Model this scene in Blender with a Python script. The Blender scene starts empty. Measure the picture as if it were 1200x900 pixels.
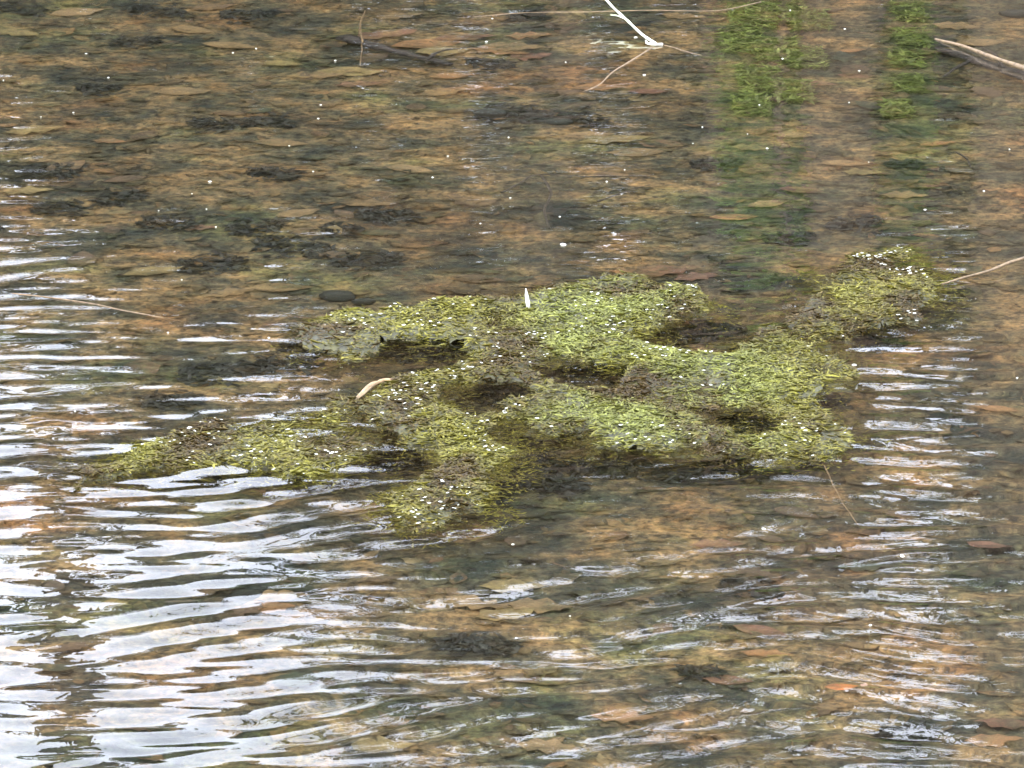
import bpy, math, random
import numpy as np
from mathutils import Vector, Matrix

# ------------------------------------------------------------------ camera, world, sun, exposure
scene = bpy.context.scene
COL = scene.collection
R = math.radians
H = 3.86                       # camera height over the water
PITCH = R(16.0)
HFOV = R(10.0)
F = 600.0 / math.tan(HFOV / 2)      # focal length in photograph pixels (1200 x 900)
cam_d = bpy.data.cameras.new('camera')
cam = bpy.data.objects.new('camera', cam_d); COL.objects.link(cam)
cam.location = (0, 0, H); cam.rotation_euler = (R(90) - PITCH, 0, 0)
cam_d.sensor_width = 36; cam_d.angle = HFOV
cam_d.clip_start = 0.1; cam_d.clip_end = 2000
scene.camera = cam

SUN_EL, SUN_AZ = R(48), R(200)      # azimuth clockwise from +Y: behind the viewer, a little to the left
world = bpy.data.worlds.new('World'); scene.world = world; world.use_nodes = True
wn = world.node_tree; wn.nodes.clear()
w_out = wn.nodes.new('ShaderNodeOutputWorld'); w_bg = wn.nodes.new('ShaderNodeBackground')
w_sky = wn.nodes.new('ShaderNodeTexSky'); w_sky.sky_type = 'NISHITA'; w_sky.sun_disc = False
w_sky.sun_elevation = SUN_EL; w_sky.sun_rotation = SUN_AZ
w_sky.air_density = 1.0; w_sky.dust_density = 2.0; w_sky.ozone_density = 1.0
w_tc = wn.nodes.new('ShaderNodeTexCoord'); w_nz = wn.nodes.new('ShaderNodeTexNoise')
w_nz.inputs['Scale'].default_value = 5.0; w_nz.inputs['Detail'].default_value = 5.0
w_rp = wn.nodes.new('ShaderNodeValToRGB')
w_rp.color_ramp.elements[0].position = 0.30; w_rp.color_ramp.elements[0].color = (0.45, 0.45, 0.45, 1)
w_rp.color_ramp.elements[1].position = 0.62; w_rp.color_ramp.elements[1].color = (1, 1, 1, 1)
w_mx = wn.nodes.new('ShaderNodeMix'); w_mx.data_type = 'RGBA'
w_mx.inputs['B'].default_value = (10.2, 11.0, 13.8, 1)      # thin bright cloud
wn.links.new(w_tc.outputs['Generated'], w_nz.inputs['Vector'])
wn.links.new(w_nz.outputs['Fac'], w_rp.inputs['Fac'])
wn.links.new(w_rp.outputs['Color'], w_mx.inputs['Factor'])
wn.links.new(w_sky.outputs['Color'], w_mx.inputs['A'])
wn.links.new(w_mx.outputs['Result'], w_bg.inputs['Color'])
w_bg.inputs['Strength'].default_value = 0.10
wn.links.new(w_bg.outputs['Background'], w_out.inputs['Surface'])

sun_d = bpy.data.lights.new('sun', 'SUN'); sun = bpy.data.objects.new('sun', sun_d); COL.objects.link(sun)
sun_d.energy = 0.6; sun_d.angle = R(12); sun_d.color = (1.0, 0.95, 0.87)
sd = Vector((math.sin(SUN_AZ) * math.cos(SUN_EL), math.cos(SUN_AZ) * math.cos(SUN_EL), math.sin(SUN_EL)))
sun.rotation_euler = sd.to_track_quat('Z', 'Y').to_euler(); sun.location = sd * 60

scene.view_settings.view_transform = 'Standard'; scene.view_settings.look = 'None'
scene.view_settings.gamma = 1.0; scene.view_settings.exposure = 2.58
scene.render.engine = 'CYCLES'
cy = scene.cycles
cy.use_denoising = True; cy.max_bounces = 14; cy.transmission_bounces = 10; cy.diffuse_bounces = 4
cy.glossy_bounces = 4; cy.caustics_refractive = True; cy.caustics_reflective = False; cy.blur_glossy = 0.3

rng = np.random.default_rng(7); random.seed(7)

# ------------------------------------------------------------------ where things stand
CP, SP = math.cos(PITCH), math.sin(PITCH)
def ray(px, py):
    u, v = (px - 600) / F, (450 - py) / F
    return Vector((u, CP + v * SP, -SP + v * CP)).normalized()
def surf(px, py, z=0.0):                       # a point at height z above the pond seen at a photograph pixel
    d = ray(px, py); t = (z - H) / d.z
    return Vector((d.x * t, d.y * t, z))
def sunk(px, py, depth=None):                  # a point under water, line of sight bent at the surface
    p = surf(px, py); d = ray(px, py)
    hz = Vector((d.x, d.y, 0)); s = hz.length / 1.33; hz.normalize()
    tn = s / math.sqrt(1 - s * s)
    dep = depth if depth is not None else DEPTH
    q = p + hz * (tn * dep)
    return Vector((q.x, q.y, -dep if depth is not None else bottom_z(q.x, q.y)))
def pix(x, y, z=0.0):                          # world (arrays allowed) -> photograph pixel
    dep = y * CP - (z - H) * SP
    up = y * SP + (z - H) * CP
    return 600 + F * x / dep, 450 - F * up / dep
def pxm(py):                                   # metres per pixel across at this row, on the water
    return surf(601, py).x
def mirror_x(px, Y, h):                        # x of something on the far shore reflected at this column
    return (px - 600) / F * (Y * CP + (h + H) * SP)
DEPTH = 0.15

class Noise:                                    # smooth value noise on a wrapped lattice
    def __init__(s, seed, n=64):
        s.g = np.random.default_rng(seed).uniform(-1, 1, (n, n)); s.n = n
    def __call__(s, x, y):
        x = np.asarray(x, float); y = np.asarray(y, float)
        xi = np.floor(x).astype(int); yi = np.floor(y).astype(int)
        fx = x - xi; fy = y - yi
        fx = fx * fx * fx * (fx * (fx * 6 - 15) + 10); fy = fy * fy * fy * (fy * (fy * 6 - 15) + 10)
        g, n = s.g, s.n
        a = g[xi % n, yi % n]; b = g[(xi + 1) % n, yi % n]; c = g[xi % n, (yi + 1) % n]; d = g[(xi + 1) % n, (yi + 1) % n]
        return (a * (1 - fx) + b * fx) * (1 - fy) + (c * (1 - fx) + d * fx) * fy
N1, N2, N3, N4 = Noise(1), Noise(2), Noise(3), Noise(4)
def sstep(a, b, x):
    t = np.clip((np.asarray(x, float) - a) / (b - a), 0, 1); return t * t * (3 - 2 * t)

def ground_h(x, y):
    x = np.asarray(x, float); y = np.asarray(y, float)
    bed = -DEPTH + 0.018 * N1(x * 2.1, y * 2.1) + 0.008 * N2(x * 7, y * 7)
    wob = 1.2 * N3(x * 0.12, y * 0.12)
    far = sstep(18.9 + .2 * wob, 20.4 + .2 * wob, y) * 0.45 + np.clip(y - 20, 0, 60) * 0.09 + 0.2 * N4(x * .3, y * .3) * sstep(20, 25, y)
    near = sstep(-5.6, -0.6, -y + 0.3 * wob) * 3.1
    side = sstep(24, 34, np.abs(x) + wob) * 2.5
    return bed + np.maximum(np.maximum(far, near), side) 
def bottom_z(x, y):
    return float(ground_h(x, y))

# ------------------------------------------------------------------ mesh helpers
def mesh_np(name, verts, faces, loops_per, mat=None, smooth=True):
    me = bpy.data.meshes.new(name)
    verts = np.asarray(verts, np.float32); faces = np.asarray(faces, np.int32)
    me.vertices.add(len(verts)); me.vertices.foreach_set('co', verts.ravel())
    me.loops.add(faces.size); me.loops.foreach_set('vertex_index', faces.ravel())
    me.polygons.add(len(faces))
    me.polygons.foreach_set('loop_start', np.arange(0, faces.size, loops_per, dtype=np.int32))
    me.polygons.foreach_set('loop_total', np.full(len(faces), loops_per, np.int32))
    me.update(calc_edges=True)
    if smooth: me.polygons.foreach_set('use_smooth', np.ones(len(faces), bool))
    if mat: me.materials.append(mat)
    return me
def vcol(me, cols, name='tint'):
    a = me.attributes.new(name, 'FLOAT_COLOR', 'POINT')
    c = np.ones((len(me.vertices), 4), np.float32); c[:, :3] = cols
    a.data.foreach_set('color', c.ravel())
def obj(name, me, parent=None, loc=None):
    o = bpy.data.objects.new(name, me); COL.objects.link(o)
    if loc is not None: o.location = loc
    if parent: o.parent = parent
    return o
def tag(o, label=None, cat=None, group=None, kind=None):
    if label: o['label'] = label
    if cat: o['category'] = cat
    if group: o['group'] = group
    if kind: o['kind'] = kind
    return o
def empty(name, loc):
    o = bpy.data.objects.new(name, None); COL.objects.link(o); o.location = loc; o.empty_display_size = 0.05
    return o
def grid(xs, ys, zf):
    X, Y = np.meshgrid(xs, ys); Z = zf(X, Y); n, m = X.shape
    i = np.arange((n - 1) * (m - 1)); r = i // (m - 1); c = i % (m - 1); a = r * m + c
    return np.stack([X, Y, Z], -1).reshape(-1, 3), np.stack([a, a + 1, a + m + 1, a + m], -1)
def tube(path, radii, seg=7):
    """tapered tube along a path of points, closed ends -> verts, quads (as arrays of 4)"""
    P = [Vector(p) for p in path]; vs = []; fs = []
    up = Vector((0.31, 0.2, 0.93)).normalized()
    for i, p in enumerate(P):
        t = (P[min(i + 1, len(P) - 1)] - P[max(i - 1, 0)]).normalized()
        a = t.cross(up)
        if a.length < 1e-3: a = t.cross(Vector((1, 0, 0)))
        a.normalize(); b = t.cross(a)
        for k in range(seg):
            w = 2 * math.pi * k / seg
            vs.append(p + (a * math.cos(w) + b * math.sin(w)) * radii[i])
    for i in range(len(P) - 1):
        for k in range(seg):
            k2 = (k + 1) % seg
            fs.append((i * seg + k, i * seg + k2, (i + 1) * seg + k2, (i + 1) * seg + k))
    c0 = len(vs); vs.append(P[0]); vs.append(P[-1])
    e = (len(P) - 1) * seg
    for k in range(0, seg):
        k2 = (k + 1) % seg
        fs.append((c0, k2, k, c0)); fs.append((c0 + 1, e + k, e + k2, c0 + 1))
    return vs, fs
def mesh_py(name, vs, fs, mat, smooth=True):
    me = bpy.data.meshes.new(name)
    me.from_pydata([tuple(v) for v in vs], [], [tuple(dict.fromkeys(f)) for f in fs]); me.update()
    if smooth: me.polygons.foreach_set('use_smooth', np.ones(len(me.polygons), bool))
    me.materials.append(mat); return me

# ------------------------------------------------------------------ materials
def new_mat(name):
    m = bpy.data.materials.new(name); m.use_nodes = True; nt = m.node_tree
    b = nt.nodes.get('Principled BSDF'); return m, nt, b
def ramp(nt, stops, fac):
    r = nt.nodes.new('ShaderNodeValToRGB'); cr = r.color_ramp
    while len(cr.elements) < len(stops): cr.elements.new(0.5)
    for e, (p, c) in zip(cr.elements, stops): e.position = p; e.color = (*c, 1)
    nt.links.new(fac, r.inputs['Fac']); return r.outputs['Color']
def noise(nt, scale, detail=4, rough=0.6, stretch=None, dist=0.0):
    tc = nt.nodes.new('ShaderNodeTexCoord'); n = nt.nodes.new('ShaderNodeTexNoise')
    n.inputs['Scale'].default_value = scale; n.inputs['Detail'].default_value = detail
    n.inputs['Roughness'].default_value = rough; n.inputs['Distortion'].default_value = dist
    src = tc.outputs['Object']
    if stretch:
        mp = nt.nodes.new('ShaderNodeMapping'); mp.inputs['Scale'].default_value = stretch
        nt.links.new(src, mp.inputs['Vector']); src = mp.outputs['Vector']
    nt.links.new(src, n.inputs['Vector']); return n.outputs['Fac']
def mixc(nt, fac, a, b, mode='MIX'):
    m = nt.nodes.new('ShaderNodeMix'); m.data_type = 'RGBA'; m.blend_type = mode
    for k, v in (('Factor', fac), ('A', a), ('B', b)):
        if isinstance(v, (int, float)): m.inputs[k].default_value = v
        elif isinstance(v, tuple): m.inputs[k].default_value = (*v, 1)
        else: nt.links.new(v, m.inputs[k])
    return m.outputs['Result']
def bump(nt, b, h, strength, dist):
    n = nt.nodes.new('ShaderNodeBump'); n.inputs['Strength'].default_value = strength; n.inputs['Distance'].default_value = dist
    nt.links.new(h, n.inputs['Height']); nt.links.new(n.outputs['Normal'], b.inputs['Normal'])

def silt_col(nt):
    pos = nt.nodes.new('ShaderNodeNewGeometry').outputs['Position']
    def nz(scale, det, r=.6):
        n = nt.nodes.new('ShaderNodeTexNoise'); n.inputs['Scale'].default_value = scale; n.inputs['Detail'].default_value = det; n.inputs['Roughness'].default_value = r
        nt.links.new(pos, n.inputs['Vector']); return n.outputs['Fac']
    big = ramp(nt, [(0.36, (0.011, 0.016, 0.012)), (0.45, (0.037, 0.036, 0.020)), (0.53, (0.078, 0.060, 0.029)), (0.63, (0.155, 0.102, 0.044))], nz(4.2, 6, .68))
    fine = ramp(nt, [(0.36, (0.25, 0.27, 0.27)), (0.66, (1.75, 1.7, 1.55))], nz(42, 5, .7))
    hue = ramp(nt, [(0.36, (0.72, 0.95, 0.75)), (0.47, (1.0, 1.0, 1.0)), (0.56, (1.0, .95, .88)), (0.66, (1.12, 0.86, 0.72))], nz(2.3, 4, .6))
    return mixc(nt, 1.0, mixc(nt, 1.0, big, fine, 'MULTIPLY'), hue, 'MULTIPLY')
def silt_fac(nt, amt):
    pos = nt.nodes.new('ShaderNodeNewGeometry').outputs['Position']
    n = nt.nodes.new('ShaderNodeTexNoise'); n.inputs['Scale'].default_value = 17; n.inputs['Detail'].default_value = 5; n.inputs['Roughness'].default_value = .7
    nt.links.new(pos, n.inputs['Vector'])
    return ramp(nt, [(0.36, (max(0, amt - .45),) * 3), (0.62, (min(1, amt + .25) if amt > .48 else .3,) * 3)], n.outputs['Fac'])
def mat_ground():
    m, nt, b = new_mat('silt_and_litter')
    nt.links.new(silt_col(nt), b.inputs['Base Color'])
    b.inputs['Roughness'].default_value = 0.9
    bump(nt, b, noise(nt, 45, 4), 0.8, 0.01); return m
def mat_tint(name, rough=0.7, attr='tint', var=26, spec=0.3, trans=0.0, silt=0):
    m, nt, b = new_mat(name)
    a = nt.nodes.new('ShaderNodeAttribute'); a.attribute_name = attr
    f = ramp(nt, [(0.3, (0.6, 0.6, 0.6)), (0.7, (1.3, 1.28, 1.22))], noise(nt, var, 4, .6))
    c = mixc(nt, 1.0, a.outputs['Color'], f, 'MULTIPLY')
    if silt: c = mixc(nt, silt_fac(nt, silt), c, silt_col(nt))
    nt.links.new(c, b.inputs['Base Color'])
    b.inputs['Roughness'].default_value = rough; b.inputs['Specular IOR Level'].default_value = spec
    if trans:
        tr = nt.nodes.new('ShaderNodeBsdfTranslucent'); nt.links.new(c, tr.inputs['Color'])
        mx = nt.nodes.new('ShaderNodeMixShader'); mx.inputs[0].default_value = trans
        out = nt.nodes['Material Output']
        nt.links.new(b.outputs[0], mx.inputs[1]); nt.links.new(tr.outputs[0], mx.inputs[2]); nt.links.new(mx.outputs[0], out.inputs['Surface'])
    return m
def mat_plain(name, c1, c2, scale=20, rough=0.7, bumpd=0.003, stretch=None, spec=0.4):
    m, nt, b = new_mat(name); n = noise(nt, scale, 5, .62, stretch)
    nt.links.new(ramp(nt, [(0.32, c1), (0.68, c2)], n), b.inputs['Base Color'])
    b.inputs['Roughness'].default_value = rough; b.inputs['Specular IOR Level'].default_value = spec
    if bumpd: bump(nt, b, n, 0.7, bumpd)
    return m
def mat_water():
    m, nt, b = new_mat('pond_water'); nt.nodes.remove(b)
    g = nt.nodes.new('ShaderNodeBsdfGlass'); g.inputs['IOR'].default_value = 1.333
    g.inputs['Roughness'].default_value = 0.0; g.inputs['Color'].default_value = (0.95, 0.93, 0.86, 1)
    n = nt.nodes.new('ShaderNodeBump'); n.inputs['Strength'].default_value = 1.0; n.inputs['Distance'].default_value = 0.00028
    h = noise(nt, 26, 2, .5, (1, .55, 1), 0.4)
    nt.links.new(h, n.inputs['Height']); nt.links.new(n.outputs['Normal'], g.inputs['Normal'])
    nt.links.new(g.outputs[0], nt.nodes['Material Output'].inputs['Surface']); return m
M = {
    'ground': mat_ground(), 'water': mat_water(),
    'litter': mat_tint('sunken_leaf_tissue', 0.75, var=30, silt=.78),
    'leaf': mat_tint('wet_leaf', 0.6, var=22, silt=.5),
    'frond': mat_tint('algae_strand', 0.5, var=60, spec=0.3, trans=0.15),
    'leaf_clump': mat_tint('green_reflection_leaf', .6, var=40, silt=.5),
    'darkleaf': mat_tint('rotten_leaf_and_shade', .6, var=22, silt=.46),
    'foliage': mat_tint('tree_foliage', 0.5, var=3, trans=0.3),
    'algae': mat_plain('algae_felt', (0.018, 0.016, 0.005), (0.07, 0.066, 0.015), 30, 0.5, 0.004),
    'bark': mat_plain('grey_brown_bark', (0.030, 0.020, 0.012), (0.10, 0.066, 0.040), 7, 0.9, 0.02, (3, 3, .5)),
    'twig': mat_plain('weathered_twig', (0.085, 0.058, 0.028), (0.22, 0.15, 0.075), 60, 0.6, 0.001),
    'darktwig': mat_plain('rotten_twig', (0.02, 0.018, 0.013), (0.06, 0.05, 0.036), 50, 0.7, 0.001),
    'reed': mat_plain('pale_reed', (0.62, 0.66, 0.40), (0.82, 0.84, 0.72), 30, 0.45, 0.0, (1, 1, 1)),
    'white': mat_plain('bleached_blade', (0.68, 0.66, 0.50), (0.85, 0.83, 0.72), 60, 0.5, 0.0),
    'fleck': mat_plain('pale_fleck', (0.42, 0.42, 0.30), (0.75, 0.75, 0.66), 90, 0.4, 0.0),
    'stone': mat_plain('dark_stone', (0.012, 0.015, 0.012), (0.045, 0.052, 0.04), 30, 0.6, 0.004),
    'log': mat_plain('dark_sunken_wood', (0.018, 0.016, 0.014), (0.06, 0.052, 0.042), 16, 0.75, 0.004, (.6, 3, 3)),
}

# ------------------------------------------------------------------ the algae mats' outlines (photograph pixels, laid onto the water plane)
MATS = {
 'left': [(72,556),(100,542),(150,527),(230,508),(300,492),(372,480),(418,474),(432,492),(438,512),(432,540),(385,552),(340,562),(318,553),(255,548),(170,560),(95,568)],
 'main': [(356,388),(382,372),(430,362),(475,360),(520,350),(570,350),(610,347),(642,338),(700,331),(760,333),(800,343),(836,348),(832,366),(798,382),(772,398),(800,412),(846,404),(872,388),(920,378),(934,392),(968,402),(992,416),(1002,440),(990,458),(952,468),(935,480),(988,478),(1002,503),(985,526),(945,534),(880,540),(832,531),(782,536),(742,528),(690,531),(668,514),(628,510),(592,500),(520,506),(465,510),(432,498),(418,476),(432,455),(470,441),(512,426),(530,414),(470,414),(410,420),(370,410)],
 'upper right': [(924,376),(940,350),(962,330),(990,305),(1032,293),(1078,291),(1096,314),(1102,340),(1080,366),(1048,380),(1010,386),(985,400),(962,402),(936,392)],
 'lower': [(462,514),(515,504),(585,508),(606,526),(598,547),(580,558),(584,576),(556,596),(522,615),(482,621),(455,606),(456,584),(482,564),(502,545),(492,524)],
}
HOLES = {'main': [[(436,418),(470,408),(528,409),(536,417),(505,424),(452,428)], [(556,458),(580,452),(610,458),(598,472),(566,478)],
                  [(650,432),(690,424),(722,430),(705,442),(668,446)], [(852,492),(880,486),(902,490),(884,500),(858,500)], [(770,398),(800,380),(846,374),(838,396),(806,410)]]}
def poly_world(pp): return np.array([surf(*p)[:2] for p in pp])
def sdf(poly, x, y):
    """signed distance, positive inside"""
    d = np.full(x.shape, 1e9); ins = np.zeros(x.shape, bool); n = len(poly)
    for i in range(n):
        ax, ay = poly[i]; bx, by = poly[(i + 1) % n]; ex, ey = bx - ax, by - ay
        t = np.clip(((x - ax) * ex + (y - ay) * ey) / (ex * ex + ey * ey), 0, 1)
        d = np.minimum(d, np.hypot(x - ax - t * ex, y - ay - t * ey))
        c = ((ay > y) != (by > y)) & (x < ex * (y - ay) / (ey if ey else 1e-9) + ax)
        ins ^= c
    return np.where(ins, d, -d)
PW = {k: poly_world(v) for k, v in MATS.items()}
HW = {k: [poly_world(h) for h in v] for k, v in HOLES.items()}
def mat_sdf(k, x, y):
    x = x + 0.03 * N1(x * 17, y * 9) + .012 * N3(x * 45, y * 40); y = y + 0.07 * N2(x * 13, y * 7) + .035 * N4(x * 40, y * 30)
    s = sdf(PW[k], x, y)
    for h in HW.get(k, []): s = np.minimum(s, -sdf(h, x, y) - .045)
    return s
def any_mat(x, y):
    s = np.full(x.shape, -1e9)
    for k in PW: s = np.maximum(s, sdf(PW[k], x, y))
    return s

# ------------------------------------------------------------------ ground: one sheet with the pond basin and its banks
def spaced(lo, a, b, hi, fine, coarse):
    def tail(s, e):
        out = []; v = s; st = fine
        sg = 1 if e > s else -1
        while (e - v) * sg > 0:
            st = min(st * 1.35, coarse); v += sg * st; out.append(v)
        return out
    return np.array(sorted(tail(a, lo)) + list(np.arange(a, b + fine / 2, fine)) + tail(b, hi))
gx = spaced(-700, -2.2, 2.2, 700, 0.04, 40); gy = spaced(-700, 9.5, 19.5, 900, 0.04, 40)
v, f = grid(gx, gy, ground_h)
tag(obj('ground', mesh_np('ground', v, f, 4, M['ground'])), kind='structure')

# ------------------------------------------------------------------ water: real ripples, finest where we look
wr = np.random.default_rng(21)
def waves(n, ang, spread, l0, l1, slope):
    out = []
    for _ in range(n):
        a = ang + wr.normal(0, spread); l = wr.uniform(l0, l1); k = 2 * math.pi / l
        out.append((k * math.cos(a), k * math.sin(a), wr.uniform(0, 6.28), slope * math.sqrt(2.0 / n) / k))
    return out
ANG = math.atan2(0.86, -0.51)                       # the ripples travel this way; crests lie across it
SWELL = waves(6, ANG, R(4.5), 0.12, 0.19, 1.0)
LONG = waves(5, ANG, R(9), 0.35, 0.7, 1.0)
CHOP = waves(14, R(96), R(15), 0.045, 0.10, 1.0)
CHOP2 = waves(12, math.pi / 2, R(11), 0.08, 0.17, 1.0)
def wsum(ws, x, y):
    h = np.zeros(x.shape)
    for kx, ky, ph, a in ws: h += a * np.sin(kx * x + ky * y + ph)
    return h
def water_h(x, y):
    px, py = pix(x, y)
    xw = x + 0.03 * N1(x * 2.3, y * 2.3); yw = y + 0.05 * N2(x * 1.9, y * 1.9)
    breeze = 0.22 + 0.78 * sstep(470, 640, py + 60 * N3(x * 2, y * 1.5))      # the wind has only reached the nearer water
    left = sstep(560, 240, px); right = sstep(820, 980, px) * sstep(330, 460, py)
    mat = sstep(0.0, 0.06, any_mat(x, y))
    gust = 0.75 + 0.5 * N4(x * 3.1, y * 2.0)
    calm = sstep(230, 110, px) * sstep(540, 620, py)
    edge = sstep(190, 40, px) * sstep(250, 330, py)
    h = wsum(SWELL, xw, yw) * 0.050 * breeze * gust * (1 - .85 * right) * (1 - .5 * calm)
    h += wsum(LONG, xw, yw) * 0.014 * breeze * (1 - .7 * right)
    h += wsum(CHOP, xw, yw) * (0.008 + 0.015 * breeze * (1 - .6 * calm) + .010 * edge * (1 - calm))
    h += wsum(CHOP2, xw, yw) * (0.011 + 0.008 * breeze + 0.036 * right + 0.012 * edge * (1 - calm))
    h *= (1 - 0.5 * mat)
    fade = sstep(5.5, 3.2, np.abs(x)) * sstep(8, 9.2, y) * sstep(19.6, 18.6, y)
    return h * fade
wx = spaced(-60, -1.75, 1.75, 60, 0.0085, 2.0); wy = spaced(2, 10.3, 18.3, 40, 0.0085, 2.0)
v, f = grid(wx, wy, water_h)
tag(obj('water', mesh_np('water', v, f, 4, M['water'])), kind='structure')

# ------------------------------------------------------------------ leaf litter over the bottom
def leaf_batch(cx, cy, cz, size, aspect, az, tilt, curl):
    """many little folded leaves, 8 vertices each"""
    n = len(cx)
    lu = np.array([-1, -.45, -.45, .25, .25, 1, -.45, .25]); lv = np.array([0, .8, -.8, 1, -1, 0, 0, 0])
    lw = np.array([0.5, .5, .5, .45, .45, 0.6, -.25, -.3])
    u = lu[None] * size[:, None]; w = lv[None] * (size * aspect)[:, None]; z = lw[None] * (size * curl)[:, None]
    zz = z + u * np.sin(tilt)[:, None]
    x = cx[:, None] + u * np.cos(az)[:, None] - w * np.sin(az)[:, None]
    y = cy[:, None] + u * np.sin(az)[:, None] + w * np.cos(az)[:, None]
    V = np.stack([x, y, cz[:, None] + zz], -1).reshape(-1, 3)
    T = np.array([(0, 6, 1), (0, 2, 6), (1, 6, 3), (3, 6, 7), (2, 4, 6), (4, 7, 6), (3, 7, 5), (4, 5, 7)])
    Fc = (T[None] + (np.arange(n) * 8)[:, None, None]).reshape(-1, 3)
    return V, Fc
PAL = np.array([(0.10, 0.072, 0.036), (0.14, 0.098, 0.044), (0.20, 0.135, 0.055), (0.26, 0.15, 0.06), (0.075, 0.060, 0.032),
                (0.035, 0.035, 0.022), (0.085, 0.082, 0.036), (0.17, 0.10, 0.055), (0.24, 0.19, 0.09), (0.05, 0.055, 0.032)])
n = 22000
lx = rng.uniform(-2.3, 2.3, n); ly = rng.uniform(9.8, 19.4, n)
patch = N1(lx * 1.6 + 9, ly * 0.9); patch2 = N2(lx * 2.6, ly * 1.5 + 3)
wgt = np.array([1.2, 1.1, .8, .35, 1., .5, .9, .5, .25, .5])[None] * np.ones((n, 1))
wgt[:, [5, 9]] *= (1 + 4 * np.clip(patch2, 0, 1))[:, None]; wgt[:, [2, 3, 7, 8]] *= (1 + 3 * np.clip(-patch2, 0, 1))[:, None]; wgt[:, [6, 9]] *= (1 + 2 * np.clip(patch, 0, 1))[:, None]
cw = np.cumsum(wgt, 1); ci = (rng.uniform(0, 1, n)[:, None] * cw[:, -1:] > cw).sum(1)
size = rng.gamma(4, 0.0058, n) + 0.006
V, Fc = leaf_batch(lx, ly, ground_h(lx, ly) + rng.uniform(-0.010, 0.009, n), size, rng.uniform(.3, .65, n), rng.uniform(0, 6.28, n), rng.normal(0, .16, n), rng.uniform(.05, .4, n))
me = mesh_np('leaf_litter', V, Fc, 3, M['litter'])
col = PAL[ci] * 0.62 * rng.uniform(.7, 1.25, (n, 1)); vcol(me, np.repeat(col, 8, 0))
tag(obj('leaf_litter', me), 'brown leaf litter covering the shallow pond bottom', 'leaf litter', kind='stuff')

# ------------------------------------------------------------------ sunken leaves one can pick out
def outline_leaf(seed, lobes):
    """one leaf, unit half-length, midrib fold, curled rim"""
    r = random.Random(seed); n = 18; vs = [(-1, 0, .04)]; fs = []
    mid = 7
    top = []; bot = []; rib = []
    for i in range(1, mid):
        t = i / mid; u = -1 + 2 * t
        w = math.sin(math.pi * t ** 0.85) * 0.5
        if lobes: w *= 1 + 0.32 * math.cos(i * math.pi) + r.uniform(-.1, .1)
        else: w *= 1 + r.uniform(-.08, .08)
        cz = 0.10 * u * u + r.uniform(-.02, .03)
        rib.append((u, r.uniform(-.02, .02), cz)); top.append((u + r.uniform(-.04, .04), w, cz + .16 * w + r.uniform(0, .05))); bot.append((u + r.uniform(-.04, .04), -w, cz + .16 * w + r.uniform(0, .05)))
    m = len(rib); vs += rib + top + bot + [(1, 0, .14)]
    e = len(vs) - 1; A = 1; B = 1 + m; C = 1 + 2 * m
    fs += [(0, A, B), (0, C, A), (e, B + m - 1, A + m - 1), (e, A + m - 1, C + m - 1)]
    for i in range(m - 1):
        fs += [(A + i, A + i + 1, B + i + 1, B + i), (C + i, C + i + 1, A + i + 1, A + i)]
    return vs, fs
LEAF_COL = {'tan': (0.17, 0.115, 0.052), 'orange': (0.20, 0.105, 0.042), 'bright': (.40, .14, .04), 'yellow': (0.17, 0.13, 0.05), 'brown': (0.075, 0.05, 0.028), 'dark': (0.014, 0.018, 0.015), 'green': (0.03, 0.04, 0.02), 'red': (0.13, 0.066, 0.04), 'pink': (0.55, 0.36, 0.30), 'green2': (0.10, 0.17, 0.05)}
LEAF_ME = {}
def leaf_mesh(colr, var):
    if (colr, var) not in LEAF_ME:
        vs, fs = outline_leaf(100 + var, var % 2 == 1); me = mesh_py('sunken_leaf', vs, fs, M['darkleaf' if colr == 'dark' else 'leaf'])
        c = np.array(LEAF_COL[colr]); vcol(me, np.tile(c, (len(vs), 1)) * np.random.default_rng(var).uniform(.8, 1.15, (len(vs), 1)))
        LEAF_ME[(colr, var)] = me
    return LEAF_ME[(colr, var)]
def sunken_leaf(px, py, wpx, colr, label, group=None, az=None, lift=0.010, asp=1.0):
    p = sunk(px, py); o = obj('sunken_leaf', leaf_mesh(colr, random.randrange(6)))
    s = wpx * pxm(py) / 2
    o.location = (p.x, p.y, p.z + lift); o.scale = (s, s * asp, s * .8)
    o.rotation_euler = (random.uniform(-.12, .12), random.uniform(-.12, .12), random.uniform(-.5, .5) if az is None else az)
    return tag(o, label, 'leaf', group)
DARK = [(310,142,66),(116,106,48),(70,245,62),(322,205,60),(300,268,64),(575,76,52),(598,134,80),(680,142,66),(345,290,90),(200,262,72),(430,305,80),(20,10,60),(160,50,56),(400,272,46),(252,150,56),(60,205,70),(1000,262,60),(1060,195,40),(840,195,56),(925,282,52),(140,235,60),(455,255,70),(250,310,80),(330,430,90),(250,440,80),(360,410,60),(200,470,70),(560,760,90),(1060,860,60),(880,690,60),(640,570,90),(560,590,70),(180,12,70),(290,20,60),(620,18,46),(820,790,44),(462,546,70),(480,536,60),(446,532,50),(620,546,70),(700,549,80),(780,551,80),(860,553,80),(930,548,60),(806,393,60),(836,386,50),(480,419,70),(516,416,50),(584,465,50),(690,436,50),(1030,402,60),(965,474,60),(880,495,44)]
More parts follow.
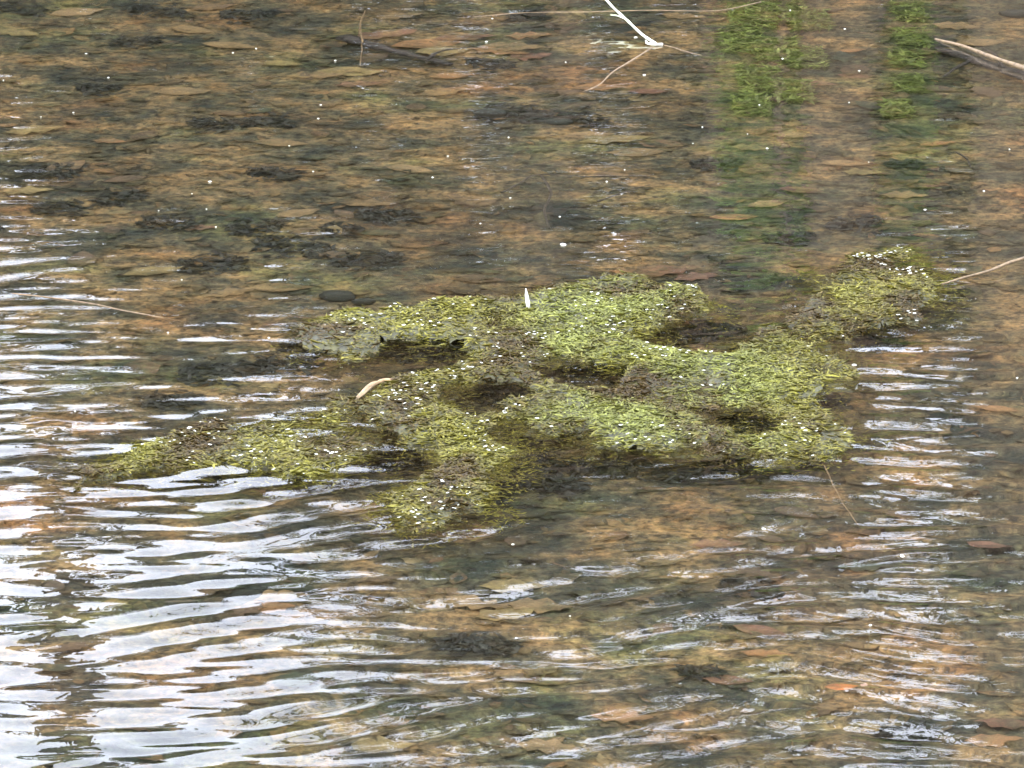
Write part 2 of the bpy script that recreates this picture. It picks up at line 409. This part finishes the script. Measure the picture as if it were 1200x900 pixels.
TAN = [(40,152,80),(270,55,80),(225,35,60),(20,40,60),(90,15,70),(370,90,70),(410,85,80),(215,110,70),(330,170,70),(30,225,70),(350,250,60),(520,110,70),(720,165,90),(745,180,70),(690,160,60),(600,690,80),(560,710,90),(630,712,90),(590,722,80),(800,20,60),(990,195,60),(1010,205,50),(1060,230,60),(900,240,56),(520,60,70),(600,55,80),(470,20,60),(330,75,60),(480,200,64),(430,240,70),(180,320,80),(330,340,80),(270,345,70),(450,880,80),(640,880,80),(330,700,70),(1090,60,70),(1120,30,60),(1150,50,70),(880,175,50),(930,160,50)]
for i, (x, y, w) in enumerate(TAN):
    sunken_leaf(x, y, w, 'tan' if i % 3 else 'yellow', 'tan leaf lying flat on the pond bottom' if i % 3 else 'yellowish leaf lying flat on the pond bottom', 'tan leaves on the pond bottom' if i % 3 else 'yellowish leaves on the pond bottom', asp=random.uniform(.9, 1.3))
RUST = [(450,42,90),(500,52,90),(545,45,80),(585,60,80),(620,66,60),(620,42,60),(780,318,90),(745,322,70),(815,325,60),(128,166,44),(232,268,50),(700,105,60),(760,110,50),(530,90,56),(420,100,60),(860,255,60),(940,225,60),(1100,170,50),(960,100,44),(1000,60,40),(1000,90,40),(900,770,70),(850,800,70),(730,845,80),(1180,850,80),(1165,870,70),(1160,640,60),(1170,480,60),(890,740,70),(310,712,80),(840,640,70)]
for i, (x, y, w) in enumerate(RUST):
    sunken_leaf(x, y, w, 'orange' if i % 2 else 'red', 'rusty orange leaf lying on the pond bottom' if i % 2 else 'reddish brown leaf lying on the pond bottom', 'rusty leaves on the pond bottom' if i % 2 else 'reddish leaves on the pond bottom', asp=random.uniform(.8, 1.2))
GREEN = [(880,20,60),(920,15,60),(950,25,50),(870,50,60),(910,60,60),(945,70,50),(890,95,60),(930,110,50),(1065,15,44),(1068,45,44),(1062,70,44),(1065,100,40),(880,125,50),(1050,130,40),(640,40,50),(660,60,50),(690,40,50)]
def leaf_clump(name, spots, n, col, label, group=None, mat=None, sy=1.3, ln=(.008, .028), zz=(.005, .05)):
    P0 = sunk(*spots[0][:2]); g = np.random.default_rng(int(spots[0][0] * 7 + spots[0][1])); V = []; 
    pts = []
    for (x, y, w) in spots:
        p = sunk(x, y); m = n // len(spots); s = w * pxm(y) / 2
        pts.append(np.stack([p.x + s * .6 * np.clip(g.normal(0, 1, m), -1.35, 1.35), p.y + s * sy * np.clip(g.normal(0, 1, m), -1.6, 1.6)], -1))
    pts = np.concatenate(pts); m = len(pts)
    z = ground_h(pts[:, 0], pts[:, 1]) + g.uniform(*zz, m)
    V, Fc = leaf_batch(pts[:, 0] - P0.x, pts[:, 1] - P0.y, z - P0.z, g.uniform(*ln, m), g.uniform(.2, .5, m) if mat else g.uniform(.12, .3, m), g.uniform(0, 6.28, m), g.normal(.2, .5, m), g.uniform(-.3, .4, m))
    me = mesh_np(name, V, Fc, 3, mat or M['leaf_clump']); vcol(me, np.repeat(np.array(col) * g.uniform(.5, 1.5, (m, 1)), 8, 0))
    return tag(obj(name, me, None, P0), label, 'green_reflection', group)
leaf_clump('green_reflection', [q for q in GREEN if 850 < q[0] < 970], 4800, (.125, .150, .034), 'wide patch of underwater green added as shrub reflection between brown reflections')  # green strands added on the bed to colour in the shrubs' reflection
leaf_clump('green_reflection', [q for q in GREEN if q[0] > 1000], 1500, (.125, .155, .034), 'narrow strip of underwater green added as shrub reflection near the tan branch')
MAT0 = DARK.index((462,546,70))  # clumps from here on are dark pieces added as shade beneath the mats
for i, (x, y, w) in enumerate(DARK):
    o = leaf_clump('debris_and_shade_clump', [(x, y, w * .85), (x + w * .3, y + random.uniform(-5, 5), w * .5), (x - w * .3, y + random.uniform(-5, 5), w * .5)], 280, (.013, .016, .013), *(('blackish clump added as shade under the rim of an algae mat', 'added shade clumps under the mats') if i >= MAT0 else ('blackish green clump of rotting leaves on open pond bottom', 'rotting clumps on open bottom')), M['darkleaf'], .8, (.006, .026), (.0, .016))
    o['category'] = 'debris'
sunken_leaf(986, 829, 42, 'bright', 'bright orange leaf floating by itself on dark water', az=.1, lift=.13, asp=1.1)
sunken_leaf(1012, 826, 18, 'pink', 'small pale pink leaf scrap touching the bright orange leaf', az=1.2, lift=.13)
BROWN_N = 70
for i in range(BROWN_N):
    x, y = random.uniform(10, 1190), random.choice([random.uniform(5, 330), random.uniform(5, 330), random.uniform(600, 890)])
    sunken_leaf(x, y, random.uniform(40, 70), 'brown' if i % 4 else 'green', 'dull brown leaf lying in the pond litter' if i % 4 else 'olive green leaf lying in the pond litter', 'dull brown leaves in the litter' if i % 4 else 'olive leaves in the litter', az=random.uniform(0, 6.28))

# ------------------------------------------------------------------ floating algae mats
MAT_SPEC = {
 'left': (-0.007, 'long narrow olive algae strip, half drowned under sky reflections', 14000),
 'main': (-0.0035, 'largest bright green algae mat with dark gaps floating on the pond', 56000),
 'upper right': (-0.006, 'yellow green algae clump joined to the largest mat beside a tan twig', 13000),
 'lower': (-0.003, 'small lobed algae clump hanging below the largest mat, full of pale bubbles', 10000),
}
def mat_height(k, x, y, base):
    s = mat_sdf(k, x, y)
    lump = 0.012 * N1(x * 7 + 3, y * 4.2) + 0.006 * N2(x * 20, y * 10) + 0.003 * N3(x * 60, y * 50)
    return base + lump + 0.010 * sstep(0, .06, s) - 0.040 * sstep(.025, -.05, s) - .03 * sstep(-.04, -.1, s), s
for k, (base, label, nf) in MAT_SPEC.items():
    P = PW[k]; lo = P.min(0) - .08; hi = P.max(0) + .08; c = (lo + hi) / 2
    root = empty('algae_mat', (c[0], c[1], 0)); tag(root, label, 'algae mat', None)
    xs = np.arange(lo[0], hi[0], .009); ys = np.arange(lo[1], hi[1], .009)
    X, Y = np.meshgrid(xs, ys); Z, S = mat_height(k, X, Y, base)
    nr, nc = X.shape
    i = np.arange((nr - 1) * (nc - 1)); a = (i // (nc - 1)) * nc + i % (nc - 1)
    q = np.stack([a, a + 1, a + nc + 1, a + nc], -1)
    q = q[(S.ravel()[q] > -0.012).all(1)]
    used = np.unique(q); mp = np.full(X.size, -1); mp[used] = np.arange(len(used))
    V = np.stack([X.ravel() - c[0], Y.ravel() - c[1], Z.ravel()], -1)[used]
    obj('felt', mesh_np('felt', V, mp[q], 4, M['algae']), root)
    # strands lying over the felt
    r2 = np.random.default_rng(len(label)); fx = r2.uniform(lo[0], hi[0], nf * 6); fy = r2.uniform(lo[1], hi[1], nf * 6)
    fz, s = mat_height(k, fx, fy, base)
    keep = (s > -0.10 * r2.uniform(0, 1, len(s)) ** 4) & (N4(fx * 8, fy * 5) + r2.uniform(-1, 1, len(s)) > -0.5)
    fx, fy, fz, s = [t[keep][:nf] for t in (fx, fy, fz, s)]; n = len(fx)
    L = np.where(r2.random(n) < .12, r2.uniform(.0148, .024, n), r2.uniform(.003, .009, n)); A = np.where(L > .0145, .07, r2.uniform(.15, .4, n))
    V, Fc = leaf_batch(fx - c[0], fy - c[1], fz + r2.uniform(0.000, .008, n), L, A, r2.uniform(0, 6.28, n), r2.normal(.03, .25, n) * np.where(L > .0145, .5, 1), r2.uniform(-.3, .4, n))
    me = mesh_np('strands', V, Fc, 3, M['frond'])
    t = np.clip(.5 + .6 * N2(fx * 7, fy * 4.4) + .35 * N3(fx * 19, fy * 13) + r2.normal(0, .2, n), 0, 1)[:, None]
    inner = sstep(-.02, .09, s)[:, None]
    px_, py_ = pix(fx, fy); lime = (sstep(560, 660, px_) * sstep(960, 860, px_))[:, None] * .6
    c1 = np.array((0.060, 0.038, 0.007)); c2 = np.array((0.172, 0.160, 0.022)); c3 = np.array((0.168, 0.196, 0.046))
    colr = (c1 * (1 - t) + c2 * t) * (1 - inner * lime * t) + c3 * inner * lime * t
    colr *= r2.uniform(.55, 1.35, (n, 1))
    vcol(me, np.repeat(colr, 8, 0)); tag(obj('strands', me, root), kind='stuff')
    # pale scraps laid on the strands, their colour standing in for wet glints
    cl = np.flatnonzero((N1(fx * 6 + 2, fy * 4) > -.15) & (fz > -.004)); nb = min(nf // 190, len(cl)); sel = r2.choice(cl, nb, replace=False)
    V, Fc = leaf_batch(fx[sel] - c[0], fy[sel] - c[1], fz[sel] + .009, r2.uniform(.002, .006, nb), r2.uniform(.5, .9, nb), r2.uniform(-.5, .5, nb), r2.normal(0, .2, nb), r2.uniform(.1, .5, nb))
    tag(obj('glint_scraps', mesh_np('glint_scraps', V, Fc, 3, M['fleck']), root), kind='stuff')

# ------------------------------------------------------------------ twigs, stalks, stones and single leaves
def smooth_path(pts, n=5):
    out = []; P = [Vector(p) for p in pts]; P = [P[0] * 2 - P[1]] + P + [P[-1] * 2 - P[-2]]
    for i in range(1, len(P) - 2):
        for j in range(n):
            t = j / n; a, b, c, d = P[i - 1:i + 3]
            out.append(.5 * ((2 * b) + (c - a) * t + (2 * a - 5 * b + 4 * c - d) * t * t + (3 * b - a - 3 * c + d) * t ** 3))
    out.append(P[-2]); return out
def stick(name, pts, r0, r1, mat, label, cat, group=None, parent=None, jitter=.15, seg=6):
    path = smooth_path(pts); n = len(path); o0 = path[0].copy() if parent is None else parent.location.copy()
    if mat is M['twig']: r0, r1 = r0 * .72, r1 * .72
    rad = [(r0 + (r1 - r0) * i / (n - 1)) * random.uniform(1 - jitter, 1 + jitter) for i in range(n)]
    vs, fs = tube([p - o0 for p in path], rad, seg)
    o = obj(name, mesh_py(name, vs, fs, mat), parent, None if parent else o0)
    return tag(o, label, cat, group) if label else o
S = surf
# pale reed stalk leaning out of the water, with side blade and bent foot
reed = empty('reed_stalk', S(770, 54)); tag(reed, 'pale yellow green reed stalk leaning out of the water, bent at its foot', 'reed')
stick('stem', [S(768, 51, .004), S(752, 40, .02), S(733, 22, .04), S(716, 6, .06), S(690, -24, .09)], .0044, .003, M['reed'], None, None, parent=reed)
stick('blade', [S(733, 22, .04), S(724, 18.5, .043), S(715, 17.5, .045)], .0032, .001, M['reed'], None, None, parent=reed)
stick('foot', [S(776, 52, .003), S(768, 52, .006), S(759, 51, .006), S(757, 48, .008)], .005, .003, M['white'], None, None, parent=reed)
stick('twig', [S(764, 56), S(748, 66), S(735, 74), S(716, 86), S(704, 98), S(688, 106), S(664, 114, -.006)], .0042, .002, M['twig'], 'thin tan twig curving away from the foot of the pale reed', 'twig')
stick('twig', [S(778, 53), S(790, 56), S(803, 60), S(822, 65)], .0032, .0016, M['twig'], 'short thin twig on the far side of the pale reed foot', 'twig')
stick('dry_grass', [S(556, 20), S(620, 15), S(690, 14), S(760, 12), S(830, 13), S(862, 9), S(892, 2)], .0026, .0018, M['twig'], 'long thin dry grass stem floating past the pale reed', 'grass stem')
br = stick('branch', [S(1096, 46, .0), S(1128, 54, .008), S(1160, 66, .012), S(1200, 80, .012), S(1260, 104, .02)], .006, .013, M['twig'], 'tan branch lying over black sunken wood', 'branch')
lg = empty('sunken_log', sunk(1160, 78)); tag(lg, 'black rotten sunken log under the tan branch', 'log')
stick('trunk', [sunk(1096, 56, .11), sunk(1130, 66, .10), sunk(1165, 78, .10), sunk(1230, 96, .10)], .02, .035, M['log'], None, None, parent=lg, jitter=.3, seg=9)
stick('limb', [sunk(1140, 70, .09), sunk(1120, 80, .07), sunk(1106, 90, .08)], .011, .005, M['log'], None, None, parent=lg)
stick('limb', [sunk(1175, 80, .08), sunk(1168, 66, .05), sunk(1150, 55, .05)], .009, .004, M['log'], None, None, parent=lg)
lg = empty('sunken_log', sunk(460, 58)); tag(lg, 'dark brown sunken log beside a strip of rusty leaves', 'log')
stick('trunk', [sunk(404, 44, .11), sunk(440, 54, .10), sunk(480, 64, .10), sunk(528, 76, .11)], .03, .016, M['log'], None, None, parent=lg, jitter=.3, seg=9)
stick('limb', [sunk(425, 50, .08), sunk(422, 30, .05), sunk(428, 12, .04)], .007, .003, M['twig'], None, None, parent=lg)
stick('limb', [sunk(500, 70, .09), sunk(516, 60, .06), sunk(548, 56, .05)], .009, .004, M['log'], None, None, parent=lg)
stick('twig', [S(14, 344), S(60, 349), S(108, 356), S(140, 363), S(178, 370), S(214, 378, -.004)], .0032, .0022, M['twig'], 'long thin straight twig floating on open water near no algae', 'twig')
stick('twig', [S(1104, 333, .006), S(1130, 325, .01), S(1160, 317, .014), S(1185, 307, .02), S(1230, 294, .03)], .003, .0065, M['twig'], 'tan twig running from the yellow green algae clump over dark reflection', 'twig')
stick('twig', [sunk(966, 545, .01), sunk(975, 565, .015), sunk(988, 590, .02), sunk(1006, 615, .03)], .0028, .002, M['twig'], 'slender brown twig at the torn edge of the largest algae mat', 'twig')
for pts, lab in (([(588,226),(610,214),(632,204),(690,207),(758,206)], 'long dark sunken twig lying across the litter'),
                 ([(634,205),(646,226),(638,246),(644,268)], 'short forked dark twig crossing a longer dark twig'),
                 ([(700,236),(730,226),(762,216)], 'black stubby sunken twig with a shiny end'),
                 ([(420,34),(424,54),(422,76)], 'pale upright rootlet beside the dark brown sunken log'),
                 ([(1120,178),(1133,186),(1138,197)], 'small hooked dark twig under brown reflections')):
    stick('sunken_twig', [sunk(x, y, .09 if 'pale' in lab else .07) for x, y in pts], .005 if 'pale' not in lab else .003, .003, M['twig'] if 'pale' in lab else M['darktwig'], lab, 'twig')
# upright bleached grass blade
b0 = S(619, 363)
def blade(pts, w, name, mat, label, cat):
    vs = []; fs = []
    for i, (p, ww) in enumerate(zip(pts, w)):
        vs += [p - pts[0] + Vector((-ww, 0, 0)), p - pts[0] + Vector((0, -ww * .5, 0)), p - pts[0] + Vector((ww, 0, 0)), p - pts[0] + Vector((0, ww * .4, 0))]
        if i: fs += [(4 * i - 4 + j, 4 * i - 4 + (j + 1) % 4, 4 * i + (j + 1) % 4, 4 * i + j) for j in range(4)]
    e = len(vs) - 4; fs += [(3, 2, 1, 0), (e, e + 1, e + 2, e + 3)]
    return tag(obj(name, mesh_py(name, vs, fs, mat), None, pts[0]), label, cat)
blade([b0, b0 + Vector((-.001, 0, .018)), b0 + Vector((-.004, .002, .036)), b0 + Vector((-.006, .004, .054))], [.0045, .0055, .0045, .0012], 'upright_grass', M['white'], 'short bleached grass blade standing upright in the largest algae mat', 'grass blade')
# curled tan leaf on the mat edge
vs = []; fs = []
cp = smooth_path([S(416, 470, .004), S(427, 459, .018), S(440, 446, .028), S(456, 441, .026), S(472, 440, .022)], 3); m = len(cp)
for i, p in enumerate(cp):
    w = .016 * math.sin(math.pi * (i + .6) / (m + .4)) + .003
    for j in range(5):
        a = (j - 2) / 2
        vs.append(p - cp[0] + Vector((.5 * a * w, .55 * a * w * 1.2, .6 * w * (a * a) - .002 * i)))
    if i: fs += [(5 * i - 5 + j, 5 * i - 4 + j, 5 * i + 1 + j, 5 * i + j) for j in range(4)]
me = mesh_py('curled_leaf', vs, fs, M['leaf']); vcol(me, np.tile(np.array((.42, .30, .17)), (len(vs), 1)))
o = obj('curled_leaf', me, None, cp[0]); sm = o.modifiers.new('thickness', 'SOLIDIFY'); sm.thickness = .0015
tag(o, 'dry tan leaf curled up on the edge of the largest algae mat', 'leaf')
# stones
def stone(px, py, w, h, label, group=None, seed=0):
    r = np.random.default_rng(seed); vs = []; fs = []; nu, nv = 12, 7
    for i in range(nv + 1):
        th = math.pi * i / nv
        for j in range(nu):
            ph = 2 * math.pi * j / nu; k = 1 + .16 * N1(3 * math.cos(ph) + seed * 3.3, 3 * math.sin(ph) + 2 * math.cos(th)) + r.uniform(-.05, .05)
            vs.append((k * math.sin(th) * math.cos(ph), .8 * k * math.sin(th) * math.sin(ph), .62 * k * math.cos(th)))
    for i in range(nv):
        for j in range(nu): fs.append((i * nu + j, (i + 1) * nu + j, (i + 1) * nu + (j + 1) % nu, i * nu + (j + 1) % nu))
    me = mesh_py('stone', vs, fs, M['stone']); p = sunk(px, py); s = w * pxm(py) / 2
    o = obj('stone', me, None, (p.x, p.y, p.z + s * .6)); o.scale = (s, s, s * h); tag(o, label, 'stone', group); return o
stone(396, 352, 44, 1.5, 'black rounded stone under water touching a smaller black stone', seed=1)
stone(425, 358, 30, 1.4, 'small black stone beside a larger black stone under water', seed=2)
stone(575, 136, 40, 1.1, 'dark sunken stone under the far side of leaf litter', 'dark sunken stones', 3)
stone(655, 146, 34, 1.0, 'dark sunken stone under the far side of leaf litter', 'dark sunken stones', 4)
stone(1190, 18, 40, 1.3, 'black sunken stone beyond the tan branch', seed=5)
# pale flecks floating here and there
FLECK = [(101,63,4),(127,91,4),(4,94,3),(86,132,4),(48,137,3),(246,213,6),(273,62,4),(300,57,4),(376,123,4),(373,139,4),(339,171,4),(367,201,4),(253,266,4),(242,245,3),(186,247,3),(225,227,3),(393,71,4),(213,328,4),(197,390,5),(315,396,5),(88,482,4),(120,508,4),(317,461,4),(570,49,5),(577,22,4),(745,44,6),(663,73,4),(755,88,5),(596,161,4),(525,183,4),(507,208,5),(732,199,4),(711,213,5),(660,287,11),(598,232,4),(656,254,4),(563,262,4),(917,69,5),(890,123,4),(899,174,5),(876,157,3),(926,12,4),(990,34,4),(1007,83,4),(1153,224,5),(1183,175,4),(1084,246,5),(823,149,4),(812,168,3),(1001,428,8),(1192,443,5),(995,120,3),(1018,190,3),(605,748,6),(668,722,4),(601,638,5),(820,722,4),(1057,652,10),(1020,733,7),(895,620,7)]
fl_me = []
for q in range(4):
    vs = []; fs = []; r = random.Random(q)
    for i, (zz, rr) in enumerate(((-.3, .5), (.05, 1), (.45, .6), (.6, .1))):
        for j in range(7): a = 2 * math.pi * j / 7; k = rr * r.uniform(.8, 1.15); vs.append((k * math.cos(a), .7 * k * math.sin(a), zz))
        if i: fs += [(7 * i - 7 + j, 7 * i - 7 + (j + 1) % 7, 7 * i + (j + 1) % 7, 7 * i + j) for j in range(7)]
    fs += [tuple(range(6, -1, -1)), tuple(range(21, 28))]
    fl_me.append(mesh_py('floating_fleck', vs, fs, M['fleck']))
for i, (x, y, w) in enumerate(FLECK):
    p = S(x, y, .001); o = obj('floating_fleck', fl_me[i % 4], None, p); s = max(w * .8, 2.4) * pxm(y) / 2; o.scale = (s, s, s * .8); o.rotation_euler = (0, 0, random.uniform(0, 3))
    if w >= 10 and y < 300: tag(o, 'largest white seed fluff floating alone on dark water beyond the mats', 'fleck')
    elif y < 380: tag(o, 'tiny pale fleck floating over leaf litter on calm water', 'fleck', 'tiny pale flecks on the calm water')
    else: tag(o, 'tiny pale fleck floating on rippled water around the algae mats', 'fleck', 'tiny pale flecks on the rippled water')

# ------------------------------------------------------------------ far shore: trees that stand in the reflections
def tree(name, X, Y, h, r, label, group=None, lean=(0, 0), limbs=9, leafcol=None, nleaf=1500, first=.35, spread=2.2, crook=.12, leaf=.09, seed=0):
    rr = random.Random(seed); z0 = float(ground_h(X, Y)) - .1
    root = empty(name, (X, Y, z0)); tag(root, label, 'tree', group)
    path = []; n = 14
    for i in range(n + 1):
        t = i / n; path.append(Vector((lean[0] * t * h + rr.uniform(-crook, crook) * (i > 0), lean[1] * t * h + rr.uniform(-crook, crook) * (i > 0), t * h)))
    sp = smooth_path(path, 3); m = len(sp)
    rad = [r * (1 - .82 * i / (m - 1)) * (1 + .5 * math.exp(-i * .7)) for i in range(m)]
    vs, fs = tube(sp, rad, 10); obj('trunk', mesh_py('trunk', vs, fs, M['bark']), root)
    LV = []; LF = []; tips = []
    for b in range(limbs):
        t = first + (1 - first) * (b + rr.random()) / limbs; i0 = min(int(t * (m - 1)), m - 2); p = sp[i0]
        a = rr.uniform(0, 6.28); L = spread * (1.15 - .7 * t) * rr.uniform(.7, 1.2)
        d = Vector((math.cos(a), math.sin(a), rr.uniform(.15, .7))).normalized()
        pts = [p]
        for s in range(4): pts.append(pts[-1] + (d + Vector((rr.uniform(-.3, .3), rr.uniform(-.3, .3), rr.uniform(-.1, .3)))) * L / 4)
        r0 = rad[i0] * .5
        vs, fs = tube(pts, [r0, r0 * .75, r0 * .5, r0 * .32, r0 * .15], 5); o = len(LV); LV += vs; LF += [tuple(k + o for k in f_) for f_ in fs]
        for s in range(2, 5):
            tips.append((pts[s], L * .3))
            for w in range(2):
                e = pts[s] + Vector((rr.uniform(-1, 1), rr.uniform(-1, 1), rr.uniform(-.2, .8))) * L * .32
                vs, fs = tube([pts[s], (pts[s] + e) / 2 + Vector((0, 0, .04)), e], [r0 * .28, r0 * .18, r0 * .07], 4); o = len(LV); LV += vs; LF += [tuple(k + o for k in f_) for f_ in fs]
                tips.append((e, L * .25))
    if LV: obj('limbs', mesh_py('limbs', LV, LF, M['bark']), root)
    if leafcol is not None and nleaf:
        g = np.random.default_rng(seed + 50); k = g.integers(0, len(tips), nleaf)
        C = np.array([tuple(t[0]) for t in tips])[k]; Sg = np.array([t[1] for t in tips])[k]
        C = C + g.normal(0, 1, (nleaf, 3)) * Sg[:, None] * np.array((.8, .8, .55))
        V, Fc = leaf_batch(C[:, 0], C[:, 1], C[:, 2], g.uniform(.6, 1.3, nleaf) * leaf, g.uniform(.35, .6, nleaf), g.uniform(0, 6.28, nleaf), g.normal(0, .7, nleaf), g.uniform(.1, .5, nleaf))
        me = mesh_np('crown', V, Fc, 3, M['foliage']); vcol(me, np.repeat(np.array(leafcol) * g.uniform(.6, 1.4, (nleaf, 1)), 8, 0)); obj('crown', me, root)
    return root
mx = mirror_x
tree('tree', mx(1188, 20, 2), 20, 13, .19, 'thick brown tree trunk on the far shore, darkest reflection', seed=1, limbs=8, first=.6, crook=.04)
tree('tree', mx(985, 20.4, 2), 20.4, 10, .13, 'slim brown tree beside the thick trunk on the far shore', seed=2, limbs=9, first=.55, crook=.04, leafcol=(.09, .10, .03), nleaf=500)
tree('tree', mx(836, 21, 2), 21, 7, .05, 'slender forked tree on the far shore among yellowing leaves', seed=3, limbs=9, first=.5, leafcol=(.12, .11, .03), nleaf=700, crook=.05)
tree('sapling', mx(915, 19.8, 2), 19.8, 6, .016, 'thin bare sapling on the far shore between two brown trunks', seed=4, limbs=5, first=.7, spread=.6, crook=.03)
lt = tree('tree', -4.6, 20.6, 9, .13, 'leaning tree whose drooping crooked limb hangs out over the water', seed=5, limbs=8, first=.55, spread=1.4, crook=.05, lean=(.02, -.02))
def over(px, z, Y=16.0): return Vector(((px - 600) / F * (Y * CP + (z + H) * SP), Y, z))
stick('limb', [lt.location + Vector((.1, -.1, 4.9)), Vector((-3.9, 18.6, 5.7)), Vector((-2.4, 16.8, 5.5)), over(88, 4.2), over(100, 2.9), over(74, 2.3), over(104, 1.95), over(64, 1.6), over(92, 1.42), over(52, 1.2), over(62, 1.06), over(40, .98)], .085, .038, M['bark'], None, None, parent=lt, seg=8)
tree('tree', mx(1085, 26, 4), 26, 8.5, .09, 'leafy tree with olive crown behind the thick trunk', seed=6, limbs=16, first=.25, leafcol=(.15, .15, .035), nleaf=700, spread=1.1, leaf=.08)
tree('tree', mx(905, 27, 4), 27, 8.0, .08, 'olive leaved tree behind the two slim brown trunks', seed=16, limbs=15, first=.25, leafcol=(.15, .14, .035), nleaf=800, spread=1.1, leaf=.08)
tree('tree', mx(660, 28, 4), 28, 10, .10, 'brown leaved tree on the far shore at the edge of the sky gap', seed=7, limbs=18, first=.2, leafcol=(.13, .085, .035), nleaf=3600, spread=1.15, leaf=.06)
tree('tree', mx(590, 30, 4), 30, 8.4, .08, 'low russet tree on the far shore beside the open sky', seed=8, limbs=16, first=.2, leafcol=(.12, .075, .03), nleaf=2600, spread=1.05, leaf=.06)
tree('tree', mx(1300, 24, 4), 24, 12, .14, 'olive crowned tree right behind the thick brown trunk', seed=9, limbs=16, first=.25, leafcol=(.09, .10, .03), nleaf=4500, spread=1.8, leaf=.08)
# evergreen shrubs low on the shore
for q, (px, w, h) in enumerate(((908, .50, 1.3), (1066, .22, 1.2))):
    X = mx(px, 20.6, .8); g = np.random.default_rng(q + 300); z0 = float(ground_h(X, 20.6))
    root = empty('evergreen_shrub', (X, 20.6, z0)); tag(root, 'glossy green evergreen shrub growing low on the far shore', 'shrub', 'evergreen shrubs on the far shore')
    stick('stem', [Vector((X, 20.6, z0 - .1)), Vector((X + .02, 20.6, z0 + h * .4)), Vector((X, 20.63, z0 + h * .85))], .02, .008, M['bark'], None, None, parent=root)
    n = 2600; C = g.normal(0, 1, (n, 3)); C /= np.linalg.norm(C, axis=1)[:, None]; C *= g.uniform(.4, 1, (n, 1)) ** .5
    C = C * np.array((w * .5, w * .5, h * .5)) * (1 + .25 * N1(C[:, 0] * 3 + q, C[:, 2] * 3))[:, None] + np.array((0, 0, h * .5))
    V, Fc = leaf_batch(C[:, 0], C[:, 1], C[:, 2], g.uniform(.02, .04, n), g.uniform(.4, .5, n), g.uniform(0, 6.28, n), g.normal(0, .7, n), g.uniform(.1, .4, n))
    me = mesh_np('foliage', V, Fc, 3, M['foliage']); vcol(me, np.repeat(np.array((.17, .26, .05)) * g.uniform(.6, 1.5, (n, 1)), 8, 0)); obj('foliage', me, root)
# the wood behind them, one mass
g = np.random.default_rng(77); n = 90000
X = g.uniform(-40, 40, n) * np.where(g.random(n) < .5, 1, .3); Yw = g.uniform(33, 41, n)
top = 7.1 + 3.2 * sstep(-1.2, -.4, X) - 1.0 * sstep(.5, 1.0, X) - 2.5 * sstep(1.4, 2.0, X) - 1.3 * sstep(-2.5, -3.3, X) + 2.0 * sstep(4, 6, np.abs(X)) + .7 * N1(X * 1.1, Yw * .2) + .6 * N2(X * 3, Yw * .6)
gz = ground_h(X, Yw); Zw = gz + g.uniform(0, 1, n) * np.maximum(top - gz, .5)
V, Fc = leaf_batch(X, Yw, Zw, g.uniform(.10, .20, n), g.uniform(.5, .8, n), g.uniform(0, 6.28, n), g.normal(0, .7, n), g.uniform(.1, .5, n))
me = mesh_np('woodland', V, Fc, 3, M['foliage'])
wc = np.array([(.075, .055, .03), (.10, .07, .03), (.05, .06, .025), (.12, .10, .035)])[g.integers(0, 4, n)] * g.uniform(.6, 1.3, (n, 1))
vcol(me, np.repeat(wc, 8, 0)); tag(obj('woodland', me), 'brown and olive autumn wood beyond the far shore', 'woodland', kind='stuff')
